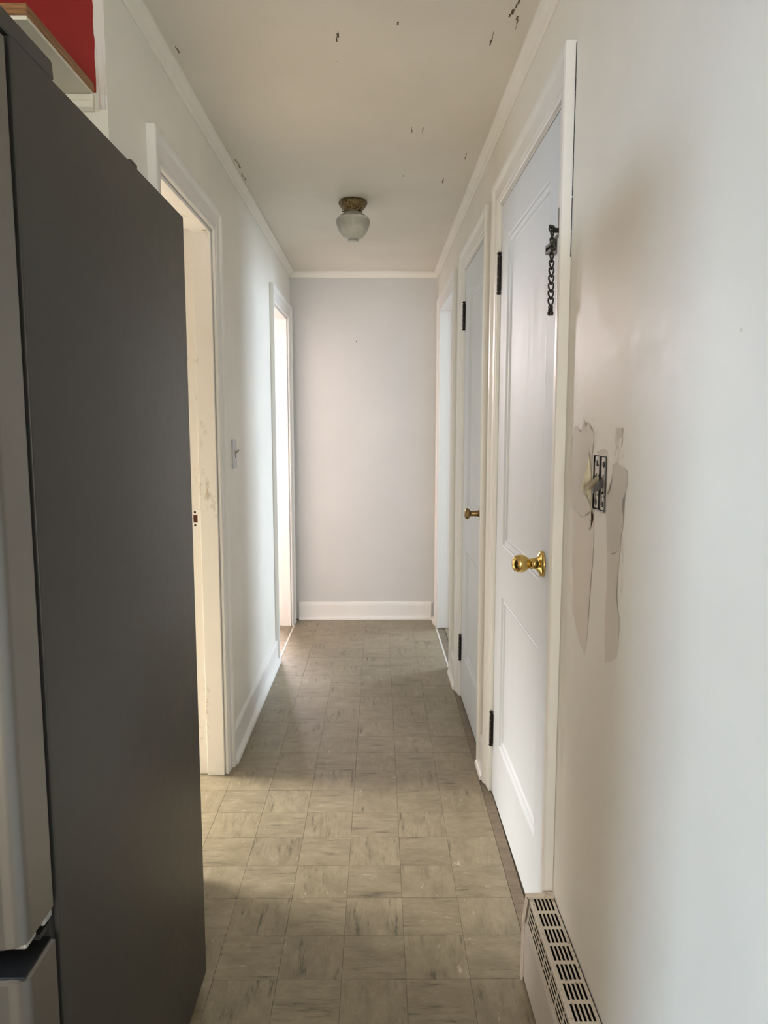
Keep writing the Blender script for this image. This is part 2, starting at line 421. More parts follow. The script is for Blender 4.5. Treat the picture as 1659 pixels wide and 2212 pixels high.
# ------------------------------------------------------------------ floor
fl = MB(); fl.box((-3.2, -3.1, -.12), (3.6, 7.0, -.0031))
floor = struct(fl.obj('floor', 'grout'), 'worn beige marbled vinyl tile floor', 'floor')
pale = MB()  # unseen boards added as a light bouncer for the near left doorway
for i in range(30): pale.box((-2.99+i*.076, 1.81, -.0032), (-2.99+i*.076+.0755, 3.89, -.0001))
pl_ = pale.obj('bounce_floorboards', 'bounce_pale', floor); pl_['kind'] = 'stuff'
TS, GX, GY = .1525, -.394, 1.62
def tile_mesh(w, d):
    b = MB(); g = .0003
    b.box((-w/2+g, -d/2+g, -.0032), (w/2-g, d/2-g, 0)); b.bevel(.00035, 1)
    bmesh.ops.recalc_face_normals(b.bm, faces=b.bm.faces)
    me = bpy.data.meshes.new('tile'); b.bm.to_mesh(me); b.bm.free(); return me
tm = tile_mesh(TS, TS); tm.materials.append(M['tile'])
tme = tile_mesh(.034, TS); tme.materials.append(M['tile_edge'])
random.seed(11)
def put_tile(me, x, y, rot):
    o = bpy.data.objects.new('tile', me); col.objects.link(o)
    o.parent = floor; o.location = Vector((x, y, random.uniform(-.0003, .0001)))-WLOC['floor']
    o.rotation_euler = (random.uniform(-.0015, .0015), random.uniform(-.0015, .0015), rot+random.uniform(-.002, .002))
for j in range(-3, 22):
    y = GY+TS*(j+.5)
    for i in range(-1, 5):
        x = GX+TS*(i+.5)
        q = (i+j) % 2
        put_tile(tm, x, y, math.pi/2*q+math.pi*random.randint(0, 1))
    if 1.655 < y < 2.60 or 2.75 < y < 3.55 or 3.8 < y < 4.75:
        put_tile(tme, GX+TS*5+.0175, y-.03, random.choice((0, math.pi)))
    if 1.92 < y < 2.78 or 3.95 < y < 4.85: put_tile(tm, GX-TS*1.5, y, math.pi/2*((j) % 2))
    if 3.75 < y < 4.85: put_tile(tm, .4215+TS*.5, y-.03, 0)
b = MB()
def tiles_stuff(x0, x1, y0, y1):
    nx, ny = int(math.ceil((x1-x0)/TS)), int(math.ceil((y1-y0)/TS))
    for i in range(nx):
        for j in range(ny):
            a, c = x0+i*TS, y0+j*TS
            b.box((a+.0006, c+.0006, -.0032), (min(a+TS, x1)-.0006, min(c+TS, y1)-.0006, 0))
tiles_stuff(-2.595, GX-TS, -3.0, 1.68); tiles_stuff(GX-TS, .42, -3.0, GY-3*TS)
tiles_stuff(-2.99, -.70, 4.01, 5.89); tiles_stuff(.58, 3.39, 3.61, 6.79)
s_ = b.obj('outlying_tiles', 'tile', floor, weld=False); s_['kind'] = 'stuff'; s_.location.z -= .0002

# ------------------------------------------------------------------ trim: casings, jambs, baseboards, crown
CAS = [(0, 0), (0, .008), (.003, .0105), (.010, .0105), (.012, .0085), (.016, .0085), (.018, .0125), (.034, .0130), (.052, .0140),
       (.055, .0185), (.060, .0215), (.068, .0235), (.074, .0235), (.079, .0215), (.080, .018), (.080, 0)]
def casing_parts(d, fr, parent, zfloor=0):
    def leg(u_in, sgn):
        b = MB(); rings = []
        rings.append([fr(u_in+sgn*p, t, zfloor) for p, t in CAS])
        rings.append([fr(u_in+sgn*p, t, d['zin']+p) for p, t in CAS])
        b.loft(rings); return b.obj('casing', 'trim', parent)
    leg(d['in0'], -1); leg(d['in1'], 1)
    b = MB(); b.loft([[fr(d['in0']-p, t, d['zin']+p) for p, t in CAS], [fr(d['in1']+p, t, d['zin']+p) for p, t in CAS]])
    b.obj('head_casing', 'trim', parent)
def jambs(d, fr, parent, mat='trim', stop=None):
    g = .004
    for (u0, u1) in ((d['in0']-.012, d['in0']-g), (d['in1']+g, d['in1']+.012)):
        MB().box((u0, -.118, 0), (u1, .0, d['zin']+.004), fr).obj('jamb', mat, parent)
    MB().box((d['in0']-.012, -.118, d['zin']+.004), (d['in1']+.012, 0, d['zin']+.012), fr).obj('head_jamb', mat, parent)
    if stop:
        v0, v1 = stop
        MB().box((d['in0']-g, v0, 0), (d['in0']+.012, v1, d['zin']+.004), fr).bevel(.0015, 1).obj('stop', mat, parent)
        MB().box((d['in1']-.012, v0, 0), (d['in1']+g, v1, d['zin']+.004), fr).bevel(.0015, 1).obj('stop', mat, parent)
        MB().box((d['in0']+.012, v0, d['zin']-.012), (d['in1']-.012, v1, d['zin']+.004), fr).obj('head_stop', mat, parent)
def doorway(n, d, fr, label, mat, stop, oppose=True):
    r = root('trim_%d' % n, fr((d['in0']+d['in1'])/2, 0, 0)); struct(r, label, 'door frame')
    casing_parts(d, fr, r); jambs(d, fr, r, mat, stop)
    if oppose:
        def fb(u, v, z): return fr(u, -.115-v, z)
        casing_parts(d, fb, r)
    return r
t1 = doorway(1, DL1, L, 'white casing of the near left doorway, worn jamb and no door', 'jamb', (-.066, -.003))
t2 = doorway(2, DL2, L, 'white casing of the far left doorway beside the end wall', 'trim', (-.060, -.003))
t3 = doorway(3, DY3, R, 'white casing of the open far right doorway beside the end wall', 'trim', (-.110, -.066))
for t, fr, d in ((t2, L, DL2), (t3, R, DY3)):
    MB().box((d['in0']-.06, .010, 0), (d['in1']+.03, .020, .0016), fr).obj('threshold', 'bright_strip', t)
# strike plate on the far jamb of the near left doorway
sp = MB()
us = DL1['in1']+.004
def JF(x, v, z): return (x, us-v, z)
sp.slab(JF, [-.676, -.643], [.932, .999], 0, .0012, [(-.667, -.652, .951, .978)])
spo = sp.obj('strike_plate', 'trim', t1); spo['label'] = 'painted strike plate with rusty latch hole'
MB().box((-.667, .0001, .951), (-.652, .0006, .978), JF).obj('latch_hole', 'rust', spo)
for z in (.941, .989): MB().lathe([(.0042, .0012), (.0042, .0018)], JF(-.661, 0, z), (0, -1, 0), 10).obj('screw', 'black', spo)
MB().box((-.6425, .0001, .936), (-.6405, .0012, .985), JF).obj('edge_chip', 'rust', spo)

def baseboard(name, fr, u0, u1, label, h=.122):
    P = [(0, 0), (.014, 0), (.014, h-.022), (.0125, h-.010), (.008, h-.002), (.003, h), (0, h)]
    b = MB(); b.loft([[fr(u, p, z) for p, z in P] for u in (u0, u1)])
    o = struct(b.obj(name, 'trim'), label, 'baseboard')
    S = [(.014, 0), (.031, 0), (.031, .006), (.028, .013), (.022, .018), (.014, .020)]
    b = MB(); b.loft([[fr(u, p, z) for p, z in S] for u in (u0, u1)]); b.obj('shoe_moulding', 'trim', o)
    return o
baseboard('baseboard_left', L, 2.742, 3.985, 'white baseboard along the left wall between two doorways')
baseboard('baseboard_far', FAR, -.533, .350, 'white baseboard under the end wall', .117)
baseboard('baseboard_right', R, 2.607, 2.742, 'short white baseboard between the two closet doors')
baseboard('baseboard_right_far', R, 3.546, 3.800, 'short white baseboard between the narrow closet door and far doorway')
baseboard('baseboard_right_end', R, 4.735, 4.885, 'tiny white baseboard in the far right corner')

CR = [(0, 0), (0, -.036), (.004, -.0365), (.010, -.033), (.014, -.024), (.022, -.014), (.027, -.011), (.031, -.009), (.031, 0)]
def crown(name, fr, u0, u1, label, zf, m0=0, m1=0):
    b = MB(); rings = []
    for u, m in ((u0, m0), (u1, m1)):
        rings.append([fr(u+m*p, p, zf(u)+z-.0002) for p, z in CR])
    b.loft(rings); return struct(b.obj(name, 'wall'), label, 'crown moulding')
crown('trim_4', L, YA, YF, 'crown moulding along the left side of the ceiling', zc, 0, -1)
crown('trim_5', R, -3.0, YF, 'crown moulding along the right side of the ceiling', zc, 0, -1)
crown('trim_6', FAR, -.5645, .3804, 'crown moulding above the end wall', lambda u: zc(YF), 1, -1)
# moulding under the shelf on the alcove wall
PM = [(0, 1.966), (.006, 1.966), (.013, 1.972), (.014, 1.984), (.010, 1.990), (.012, 1.9935), (.012, 1.9985), (0, 1.9985)]
b = MB(); b.loft([[ALC(u, p, z) for p, z in PM] for u in (-2.3, -.6035)])
struct(b.obj('trim_7', 'cream'), 'cream moulding strip under the wooden shelf on the alcove wall', 'moulding')

# ------------------------------------------------------------------ the two closet doors
def door(name, d, u0, u1, z1, pu0, pu1, panels, label):
    """mesh leaf of stiles and rails with children"""
    holes = [(pu0, pu1, a, c) for a, c in panels]
    b = MB().slab(R, [u0, u1], [.004, z1], -.036, -.0005, holes); b.bevel(.0008, 1)
    o = struct(b.obj(name, 'door'), label, 'door')
    prof = [(0, -.0006), (.003, -.002), (.005, -.0065), (.010, -.0075), (.012, -.0055), (.020, -.0065), (.0225, -.011), (.026, -.012)]
    for a, c in panels:
        b = MB()
        b.loft([[R(pu0+p, v, a+p), R(pu1-p, v, a+p), R(pu1-p, v, c-p), R(pu0+p, v, c-p)] for p, v in prof], True, False)
        b.obj('panel_moulding', 'door', o)
        MB().box((pu0, -.024, a), (pu1, -.0119, c), R).obj('panel', 'door', o)
    return o
d1 = door('door_1', DY1, 1.757, 2.519, 2.006, 1.852, 2.400, [(.222, .738), (.910, 1.886)], 'pale blue two-panel closet door with a bright brass knob')
d2 = door('door_2', DY2, 2.832, 3.458, 1.988, 2.935, 3.330, [(.222, .728), (.915, 1.866)], 'narrow pale blue closet door farther down the hall with a bronze knob')
def closet_frame(n, d, u0, u1, label):
    r = root('trim_%d' % n, R(d['in0'], 0, 0)); struct(r, label, 'door frame')
    casing_parts(d, R, r)
    MB().box((d['in0']-.012, -.115, 0), (u0-.0035, -.0002, d['zin']+.004), R).obj('jamb', 'trim', r)
    MB().box((u1+.0025, -.115, 0), (d['in1']+.012, -.0002, d['zin']+.004), R).obj('jamb', 'trim', r)
    MB().box((d['in0']-.012, -.115, d['zin']-.003), (d['in1']+.012, -.0002, d['zin']+.012), R).obj('head_jamb', 'trim', r)
    MB().box((u0-.003, -.110, 0), (u1+.002, -.040, .006), R).obj('sill', 'tile_edge', r)
    return r
f1 = closet_frame(8, DY1, 1.757, 2.519, 'white casing around the near closet door')
f2 = closet_frame(9, DY2, 2.832, 3.458, 'white casing around the narrow far closet door')
# dark open caulk joint along the near casing
random.seed(5)
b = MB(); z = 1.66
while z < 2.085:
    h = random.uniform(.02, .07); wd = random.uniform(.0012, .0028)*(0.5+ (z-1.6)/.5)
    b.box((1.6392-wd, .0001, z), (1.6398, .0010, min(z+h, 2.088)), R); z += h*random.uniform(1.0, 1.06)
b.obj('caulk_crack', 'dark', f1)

def hinge(parent, u, z0, z1):
    ax = lambda z: R(u, .0062, z)
    r = root('hinge', ax(z0)); WLOC[r.name] = Vector(ax(z0)); place(r, ax(z0), parent)
    zs = [z0+.010+(z1-z0-.020)*i/5 for i in range(6)]
    for a, c in zip(zs, zs[1:]):
        MB().lathe([(.0052, 0), (.0062, .0006), (.0062, c-a-.0012), (.0052, c-a-.0006)], ax(a), (0, 0, 1), 12).obj('knuckle', 'hinge', r, .6)
    for zz, s in ((zs[-1], 1), (zs[0], -1)):
        MB().lathe([(.0062, 0), (.0062, .001), (.0036, .002), (.0036, .003), (.0066, .0050), (.0076, .0082), (.0060, .0122), (.001, .0138)], ax(zz), (0, 0, s), 12).obj('finial', 'hinge', r, .7)
    MB().box((u-.010, .0001, zs[0]), (u, .0022, zs[-1]), R).obj('leaf', 'hinge', r)
    MB().box((u, .0001, zs[0]), (u+.005, .0022, zs[-1]), R).obj('leaf', 'hinge', r)
hinge(d1, 2.521, 1.731, 1.860); hinge(d1, 2.516, .176, .300)
hinge(d2, 3.460, 1.726, 1.850); hinge(d2, 3.457, .180, .303)

def axis_v(u, z): return Vector(R(u, 0, z)), Vector((-1, -.009, 0)).normalized()
o_, a_ = axis_v(1.828, .960)
kn = MB().lathe([(.0005, .0760), (.0105, .0752), (.0172, .0710), (.0214, .0635), (.0226, .0540), (.0210, .0450), (.0165, .0380), (.0125, .0340), (.0112, .0310)], o_, a_, 40).obj('knob', 'brass', d1, True)
kn['label'] = 'round polished brass knob'
MB().lathe([(.033, 0), (.033, .004), (.031, .007), (.024, .010), (.0165, .014), (.0135, .020), (.0130, .0235), (.0146, .0248), (.0146, .028), (.0122, .0295), (.0112, .032)], o_, a_, 40).obj('rosette', 'brass', kn, .7)
lp = MB().box((1.7558, -.030, .925), (1.7585, -.0008, .998), R).obj('latch_plate', 'black', d1)
o_, a_ = axis_v(2.893, .955)
kn = MB().lathe([(.0005, .0640), (.010, .0635), (.0175, .061), (.0215, .056), (.0222, .051), (.019, .045), (.0125, .041), (.0105, .037)], o_, a_, 32).obj('knob', 'bronze', d2, True)
kn['label'] = 'tarnished bronze mushroom knob'
MB().lathe([(.027, 0), (.027, .0025), (.0245, .0045), (.014, .006), (.0125, .010), (.0110, .014), (.0105, .038)], o_, a_, 32).obj('rosette', 'bronze', kn, .7)
MB().box((2.8305, -.030, .925), (2.8330, -.0008, .990), R).obj('latch_plate', 'black', d2)
# chain keeper track on the door
kt = root('chain_track', R(1.79, .0, 1.70)); place(kt, R(1.79, 0, 1.700), d1)
MB().box((1.759, -.0006, 1.693), (1.824, .0022, 1.735), R).bevel(.001, 1).obj('track_plate', 'track_metal', kt)
MB().box((1.759, .002, 1.704), (1.828, .011, 1.7115), R).bevel(.0012, 1).obj('rail', 'track_metal', kt)
MB().box((1.759, .002, 1.718), (1.828, .011, 1.7255), R).bevel(.0012, 1).obj('rail', 'track_metal', kt)
MB().box((1.826, .002, 1.704), (1.830, .0112, 1.7255), R).obj('end_stop', 'black', kt)
MB().box((1.760, .0022, 1.7117), (1.8255, .0050, 1.7178), R).obj('slot', 'black', kt)

# ------------------------------------------------------------------ door chain hanging from the casing
cb = R(1.692, .0, 1.74)
ch = tag(root('door_chain', R(1.676, .02, 1.565)), 'black door chain hanging from the casing of the near closet door', 'door chain')
b = MB().box((1.683, .0126, 1.712), (1.700, .0150, 1.776), R); b.bevel(.001, 1)
b.obj('mounting_plate', 'grey_metal', ch)
b = MB(); b.lathe([(.0055, 0), (.0055, .008), (.007, .010), (.007, .013), (.003, .015)], R(1.692, .0150, 1.727), a_, 12)
b.obj('plate_stud', 'black', ch)
b = MB()
pts = [Vector(R(1.672, .034, 1.7255))+Vector((math.cos(t)*.006, 0, math.sin(t)*.006)) for t in [i*2*math.pi/14 for i in range(14)]]
b.tube(pts, .0019, 6, True)
b.tube([R(1.692, .022, 1.727), R(1.682, .030, 1.728), R(1.672, .036, 1.7275), R(1.668, .040, 1.732)], [.0022, .0022, .0025, .0028], 8)
b.obj('hook', 'black', ch, True)
def link_mesh(s=1.):
    b = MB(); pts = []
    for i in range(20):
        t = i*2*math.pi/20
        x = math.sin(t)*.0050*(1-.42*math.cos(t)); z_ = math.cos(t)*.0098
        pts.append((x*s, .0012*math.sin(2*t), z_*s))
    b.tube(pts, .0020*s, 8, True); bmesh.ops.recalc_face_normals(b.bm, faces=b.bm.faces)
    me = bpy.data.meshes.new('link'); b.bm.to_mesh(me); b.bm.free(); me.materials.append(M['black'])
    for p in me.polygons: p.use_smooth = True
    return me
lm = link_mesh()
ztop, n = 1.7195, 10
for i in range(n):
    o = bpy.data.objects.new('link', lm); col.objects.link(o)
    z_ = ztop-.0158*(i+.45); tw = (.95, .75, 1.05, .8, .5, .4, .2, -.1, .1, 0)[i]
    o.parent = ch; o.location = Vector(R(1.669-.0003*i, .034, z_))-WLOC['door_chain']; o.rotation_euler = (math.pi if False else 0, 0, tw)
    o.scale = (1, 1, -1)
b = MB(); zb = ztop-.0158*n
b.tube([R(1.666, .034+.0042*math.cos(t), zb-.004+.0085*math.sin(t)) for t in [math.pi*i/8 for i in range(9)]], .0015, 7)
b.lathe([(.0048, 0), (.0052, .003), (.0056, .008), (.0068, .0105), (.0070, .013), (.006, .0165), (.001, .0175)], R(1.666, .034, zb-.003), (0, 0, -1), 16)
b.obj('end_button', 'black', ch, .7)

# ------------------------------------------------------------------ switch on the left wall
sw = tag(root('light_switch', L(2.952, 0, 1.13)), 'white toggle light switch on the left wall beside the near doorway', 'light switch')
b = MB().box((2.916, 0.0003, 1.129), (2.986, .0062, 1.243), L); b.bevel(.002, 2)
b.obj('switch_plate', 'white_plastic', sw)
b = MB(); b.loft([[L(2.946+du, v, z_) for du, z_ in ((0, z0), (.010, z0), (.010, z0+h), (0, z0+h))] for v, z0, h in ((.006, 1.182, .014), (.013, 1.189, .010), (.021, 1.197, .007))])
b.obj('toggle', 'beige_plastic', sw)
MB().box((2.9485, .0062, 1.170), (2.9535, .0068, 1.182), L).obj('toggle_slot', 'dark', sw)
for z_ in (1.148, 1.224): MB().lathe([(.003, 0), (.003, .0009)], L(2.951, .006, z_), (1, 0, 0), 10).obj('screw', 'white_plastic', sw)

# ------------------------------------------------------------------ open switch box on the right wall
bx = tag(root('switch_box', R(1.388, 0, 1.145)), 'open two-gang switch box without its cover, dark and paint-spattered, on the right wall', 'switch box')
b = MB(); u0, u1, z0, z1 = 1.3456, 1.4304, 1.1456, 1.2474
b.box((u0, -.06, z0), (u1, -.0585, z1), R)
b.box((u0, -.0585, z0), (u0+.0015, -.0015, z1), R); b.box((u1-.0015, -.0585, z0), (u1, -.0015, z1), R)
b.box((u0+.0015, -.0585, z0), (u1-.0015, -.0015, z0+.0015), R); b.box((u0+.0015, -.0585, z1-.0015), (u1-.0015, -.0015, z1), R)
b.obj('box', 'dark', bx)
MB().slab(R, [1.3442, 1.3472], [1.147, 1.246], -.0002, .0016).obj('box_rim', 'black', bx)
MB().box((1.346, -.0005, 1.1445), (1.40, .0020, 1.1475), R).obj('box_lip', 'grey_metal', bx)
def yoke(uc, s):
    w_ = .0088
    b = MB().slab(R, [uc-w_, uc+w_], [1.149, 1.246], -.002, .0005, [(uc-.0055, uc+.0055, 1.178, 1.214)])
    b.obj('yoke', 'splat', bx)
    for zz in (1.160, 1.233):
        MB().lathe([(.0055, 0), (.0055, .0012), (.004, .0018)], R(uc-.003, .0004, zz), (-1, 0, 0), 12).obj('mounting_ear', 'black', bx)
    MB().box((uc-.0105, -.040, 1.170), (uc+.0105, -.0022, 1.222), R).obj('switch_body', 'black', bx)
yoke(1.3640, 0); yoke(1.4045, 1)
MB().box((1.3735, -.02, 1.150), (1.3950, -.0025, 1.245), R).obj('centre_gap', 'dark', bx)
MB().box((1.4180, -.010, 1.150), (1.4285, -.003, 1.235), R).obj('box_side_plate', 'grey_metal', bx)
for uc, m, nm in ((1.4045, 'beige_plastic', 'toggle'), (1.3640, 'black', 'toggle')):
    b = MB(); b.loft([[R(uc-w2+du*2*w2, v, za+h*dz) for du, dz in ((0, 0), (1, 0), (1, 1), (0, 1))] for v, za, h, w2 in ((.0, 1.191, .016, .0055), (.008, 1.186, .014, .005), (.019, 1.180, .009, .004))])
    o = b.obj(nm, m, bx); o['label'] = 'cream toggle' if m == 'beige_plastic' else 'black toggle'
# torn paint flap
b = MB()
free = [(1.4609, .002, 1.2562), (1.450, .004, 1.240), (1.4447, .007, 1.2236), (1.4385, .014, 1.205), (1.4345, .020, 1.1869), (1.4337, .020, 1.1821), (1.428, .016, 1.174), (1.4215, .012, 1.1656), (1.4200, .006, 1.1519), (1.421, .004, 1.138), (1.422, .003, 1.1234), (1.431, .002, 1.112), (1.4377, .001, 1.1005)]
att = [(1.4600, .0003, 1.250), (1.4500, .0003, 1.232), (1.4440, .0003, 1.220), (1.4390, .0005, 1.205), (1.4360, .0005, 1.190), (1.4345, .0005, 1.182), (1.4330, .0005, 1.172), (1.4320, .0005, 1.164), (1.432, .0005, 1.152), (1.430, .0005, 1.138), (1.4270, .0005, 1.124), (1.4320, .0003, 1.110), (1.4365, .0003, 1.1015)]
rows = []
for f_, a in zip(free, att):
    mid = tuple((p+q)/2 for p, q in zip(f_, a)); mid = (mid[0]+.002, mid[1]+.0006, mid[2])
    rows.append([R(*a), R(*mid), R(*f_), R(f_[0]+.0012, f_[1]-.0004, f_[2]), R(mid[0]+.0016, mid[1]-.0002, mid[2]), R(a[0]+.0014, a[1]-.0002, a[2])])
b.loft(rows); fo = b.obj('torn_paint_flap', 'flap', wall_right); fo['label'] = 'curled strip of torn cream paint beside the switch box'
b = MB(); b.loft([[R(u, .0006, z), R(u2, .0006, z)] for u, u2, z in ((1.4300, 1.4280, 1.140), (1.4150, 1.4285, 1.134), (1.4135, 1.4290, 1.124), (1.4230, 1.4285, 1.112))], False, False)
b.obj('torn_hole', 'rust', wall_right)
b = MB(); b.loft([[R(u, .0022, z), R(u2, .0012, z)] for u, u2, z in ((1.4260, 1.4280, 1.126), (1.4210, 1.4330, 1.120), (1.4240, 1.4380, 1.110), (1.4370, 1.4385, 1.1015))], False, False)
b.obj('torn_plaster', 'flap_torn', wall_right)

# bare old-paint patches around the switch
P1 = [(1.5851, 1.2691), (1.5786, 1.282), (1.5645, 1.288), (1.5738, 1.301), (1.5497, 1.3016), (1.5158, 1.2899), (1.5063, 1.3013), (1.4957, 1.3109), (1.483, 1.299), (1.4695, 1.3094), (1.4563, 1.3053), (1.4426, 1.2945), (1.4271, 1.2875), (1.4279, 1.2732), (1.4363, 1.2609), (1.4332, 1.2500), (1.4332, 1.2193), (1.4332, 1.1561), (1.4332, 1.1430), (1.4100, 1.1430), (1.3954, 1.0937), (1.3928, 1.0361), (1.4282, 1.0217), (1.4199, 0.9486), (1.4103, 0.901), (1.4363, 0.8652), (1.4432, 0.8489), (1.4813, 0.8645), (1.5127, 0.8902), (1.5425, 0.9201), (1.5421, 0.9691), (1.5537, 1.01), (1.5578, 1.0901), (1.5786, 1.1681), (1.5897, 1.221)]
P2 = [(1.3048, 1.238), (1.2915, 1.2398), (1.2813, 1.2382), (1.2646, 1.2338), (1.2466, 1.2317), (1.2325, 1.2274), (1.232, 1.2118), (1.2396, 1.1922), (1.2507, 1.1794), (1.2567, 1.1649), (1.243, 1.1451), (1.2492, 1.1271), (1.2557, 1.1001), (1.2584, 1.0669), (1.2612, 1.0333), (1.2639, 0.9993), (1.2442, 0.9712), (1.2468, 0.9371), (1.2528, 0.9017), (1.3129, 0.8751), (1.3211, 0.915), (1.3208, 1.0086), (1.3236, 1.0773), (1.3378, 1.1441), (1.3364, 1.183), (1.3138, 1.1963), (1.3095, 1.2189)]
P3 = [(1.2971, 1.3004), (1.2632, 1.2998), (1.2687, 1.2921), (1.263, 1.2869), (1.2799, 1.2823), (1.2877, 1.2768), (1.3032, 1.272), (1.2996, 1.2874)]
P4 = [(1.4097, 1.2540), (1.3868, 1.2591), (1.3682, 1.2614), (1.3435, 1.2573), (1.3435, 1.2490), (1.366, 1.2490), (1.3936, 1.2490)]
def ragged(P, amp, sub=6):
    out = []
    for i, p in enumerate(P):
        q = P[(i+1) % len(P)]
        for k_ in range(sub):
            t = k_/sub; u = p[0]+(q[0]-p[0])*t; z_ = p[1]+(q[1]-p[1])*t
            if k_: u += mnoise.noise((u*90, z_*90, 0))*amp; z_ += mnoise.noise((u*120, z_*60, 5))*amp*1.6
            out.append((u, z_))
    return out
P1U = P1[:18]+[(1.4332, 1.1430), (1.4500, 1.1300), (1.5000, 1.1220), (1.5500, 1.1260), (1.5700, 1.1330)]+P1[-2:]
P1L = [(1.5600, 1.1300), (1.5000, 1.1190), (1.4500, 1.1270), (1.4332, 1.1400), (1.4150, 1.1300), (1.4060, 1.0937), (1.4080, 1.0361), (1.4200, 0.9900), (1.4250, 0.9486), (1.4270, 0.901), (1.4363, 0.8652), (1.4432, 0.8489), (1.4813, 0.8645), (1.5127, 0.8902), (1.5425, 0.9201), (1.5421, 0.9691), (1.5537, 1.01), (1.5578, 1.0901)]
P2U = P2[:12]+[(1.2557, 1.0950), (1.2900, 1.0800)]+[(1.3236, 1.0773)]+P2[-4:]
P2L = [(1.3225, 1.0760), (1.2900, 1.0788), (1.2560, 1.0940)]+P2[13:22]
for P, amp, mt in ((P1U, .005, 'bare'), (P1L, .003, 'bare_faint'), (P2U, .0045, 'bare'), (P2L, .003, 'bare_faint'), (P3, .003, 'bare'), (P4, .0012, 'bare')):
    b = MB(); q = ragged(P, amp)
    f_ = b.face([R(u, .0004, z_) for u, z_ in q])
    bmesh.ops.triangulate(b.bm, faces=b.bm.faces)
    b.obj('bare_patch', mt, wall_right)
random.seed(21)
b = MB()
def flecks(n, u0, u1, z0, z1):
    for _ in range(n):
        u = random.uniform(u0, u1); z_ = random.uniform(z0, z1); w2 = random.uniform(.0004, .0013); h2 = random.uniform(.002, .008); sk = random.uniform(-.001, .001)
        b.face([R(u-w2, .0004, z_), R(u+w2*.3, .0004, z_-h2), R(u+w2, .0004, z_+sk), R(u+sk, .0004, z_+h2)])
flecks(26, 1.43, 1.51, 1.292, 1.318); flecks(14, 1.57, 1.592, 1.270, 1.330); flecks(22, 1.405, 1.430, 1.255, 1.295)
flecks(30, 1.258, 1.303, 1.236, 1.285); flecks(16, 1.243, 1.262, 1.15, 1.235); flecks(30, 1.235, 1.258, .98, 1.15)
fk = b.obj('paint_flecks', 'bare', wall_right); fk['kind'] = 'stuff'

# ------------------------------------------------------------------ baseboard heater
ht = tag(root('baseboard_heater', R(1.0, .03, 0)), 'cream metal baseboard heater with slotted grilles on the right wall', 'heater')
H0, H1, HZ = .25, 1.6265, .207
def HT(u, w_, t): return R(u, w_, HZ+t)                    # top grille: w across, t up
hs, top_holes, fr_holes = 1.6155, [], []
u = hs
while u-.044 > H0+.02:
    for i in range(5): top_holes.append((u-.0435, u, .0095+i*.0088, .0095+i*.0088+.0050))
    u -= .0527
b = MB()
b.slab(lambda u_, v, w_: R(u_, w_, HZ+v), [H0, H1], [.003, .058], -.0012, 0, top_holes); tg = b.obj('top_grille', 'heater', ht)
def HFF(u_, v, s): return R(u_, .0585+s*.14+v, HZ-.004-s)
u = 1.603
while u-.044 > H0+.02:
    for i in range(4): fr_holes.append((u-.046, u, .008+i*.0105, .008+i*.0105+.0070))
    u -= .0515
b = MB().slab(HFF, [H0, H1], [0, .056], -.0012, 0, fr_holes); b.obj('front_grille', 'heater', ht)
b = MB(); b.loft([[R(u_, p, z_) for p, z_ in ((.0565, HZ-.0012), (.0580, HZ), (.0600, HZ-.0010), (.0602, HZ-.0045), (.0575, HZ-.004))] for u_ in (H0, H1)]); b.obj('top_edge', 'heater', ht)
b = MB(); b.loft([[R(u_, p, z_) for p, z_ in ((.0640, .148), (.0675, .148), (.0690, .140), (.0700, .012), (.0665, .012))] for u_ in (H0, H1)]); b.obj('front_panel', 'heater_panel', ht)
b = MB().box((H0, .001, .005), (H1, .003, HZ-.002), R); b.obj('back_plate', 'dark', ht)
b = MB()
u = H0+.03
while u < H1-.03: b.box((u, .008, .055), (u+.0008, .050, .155), R); u += .012
b.box((H0, .022, .095), (H1, .036, .109), R)
fo = b.obj('fin_element', 'dark', ht); fo['kind'] = 'stuff'
MB().box((H0, .0475, .150), (H1-.004, .0490, HZ-.006), R).obj('slot_shade_backing', 'dark', ht)  # dark strip added behind the front slots, stands in for interior shade
MB().box((1.6225, .004, .020), (1.6255, .0560, HZ-.003), R).obj('end_shade_backing', 'dark', ht)  # dark plate added so the far slots look shaded
for (a, c) in ((1.6265, 1.6300), (H0-.003, H0)):
    Pc = [(.0005, 0), (.0745, 0), (.0725, .150), (.0650, HZ+.0045), (.0005, HZ+.0060)]
    b = MB(); b.loft([[R(u_, p, z_) for p, z_ in Pc] for u_ in (a, c)])
    lip = [(.0005, HZ-.003), (.0660, HZ-.003), (.0660, HZ+.0050), (.0005, HZ+.0065)]
    e = a-.012 if a > 1 else c+.012
    b.loft([[R(u_, p, z_) for p, z_ in ((.0005, HZ+.0010), (.0655, HZ+.0004), (.0655, HZ+.0048), (.0005, HZ+.0062))] for u_ in (a, e)])
    b.loft([[R(u_, p, z_) for p, z_ in ((.0705, 0), (.0745, 0), (.0722, .150), (.0655, HZ+.004), (.0625, HZ+.004), (.0692, .150))] for u_ in (a, e)])
    b.obj('end_cap', 'heater', ht)

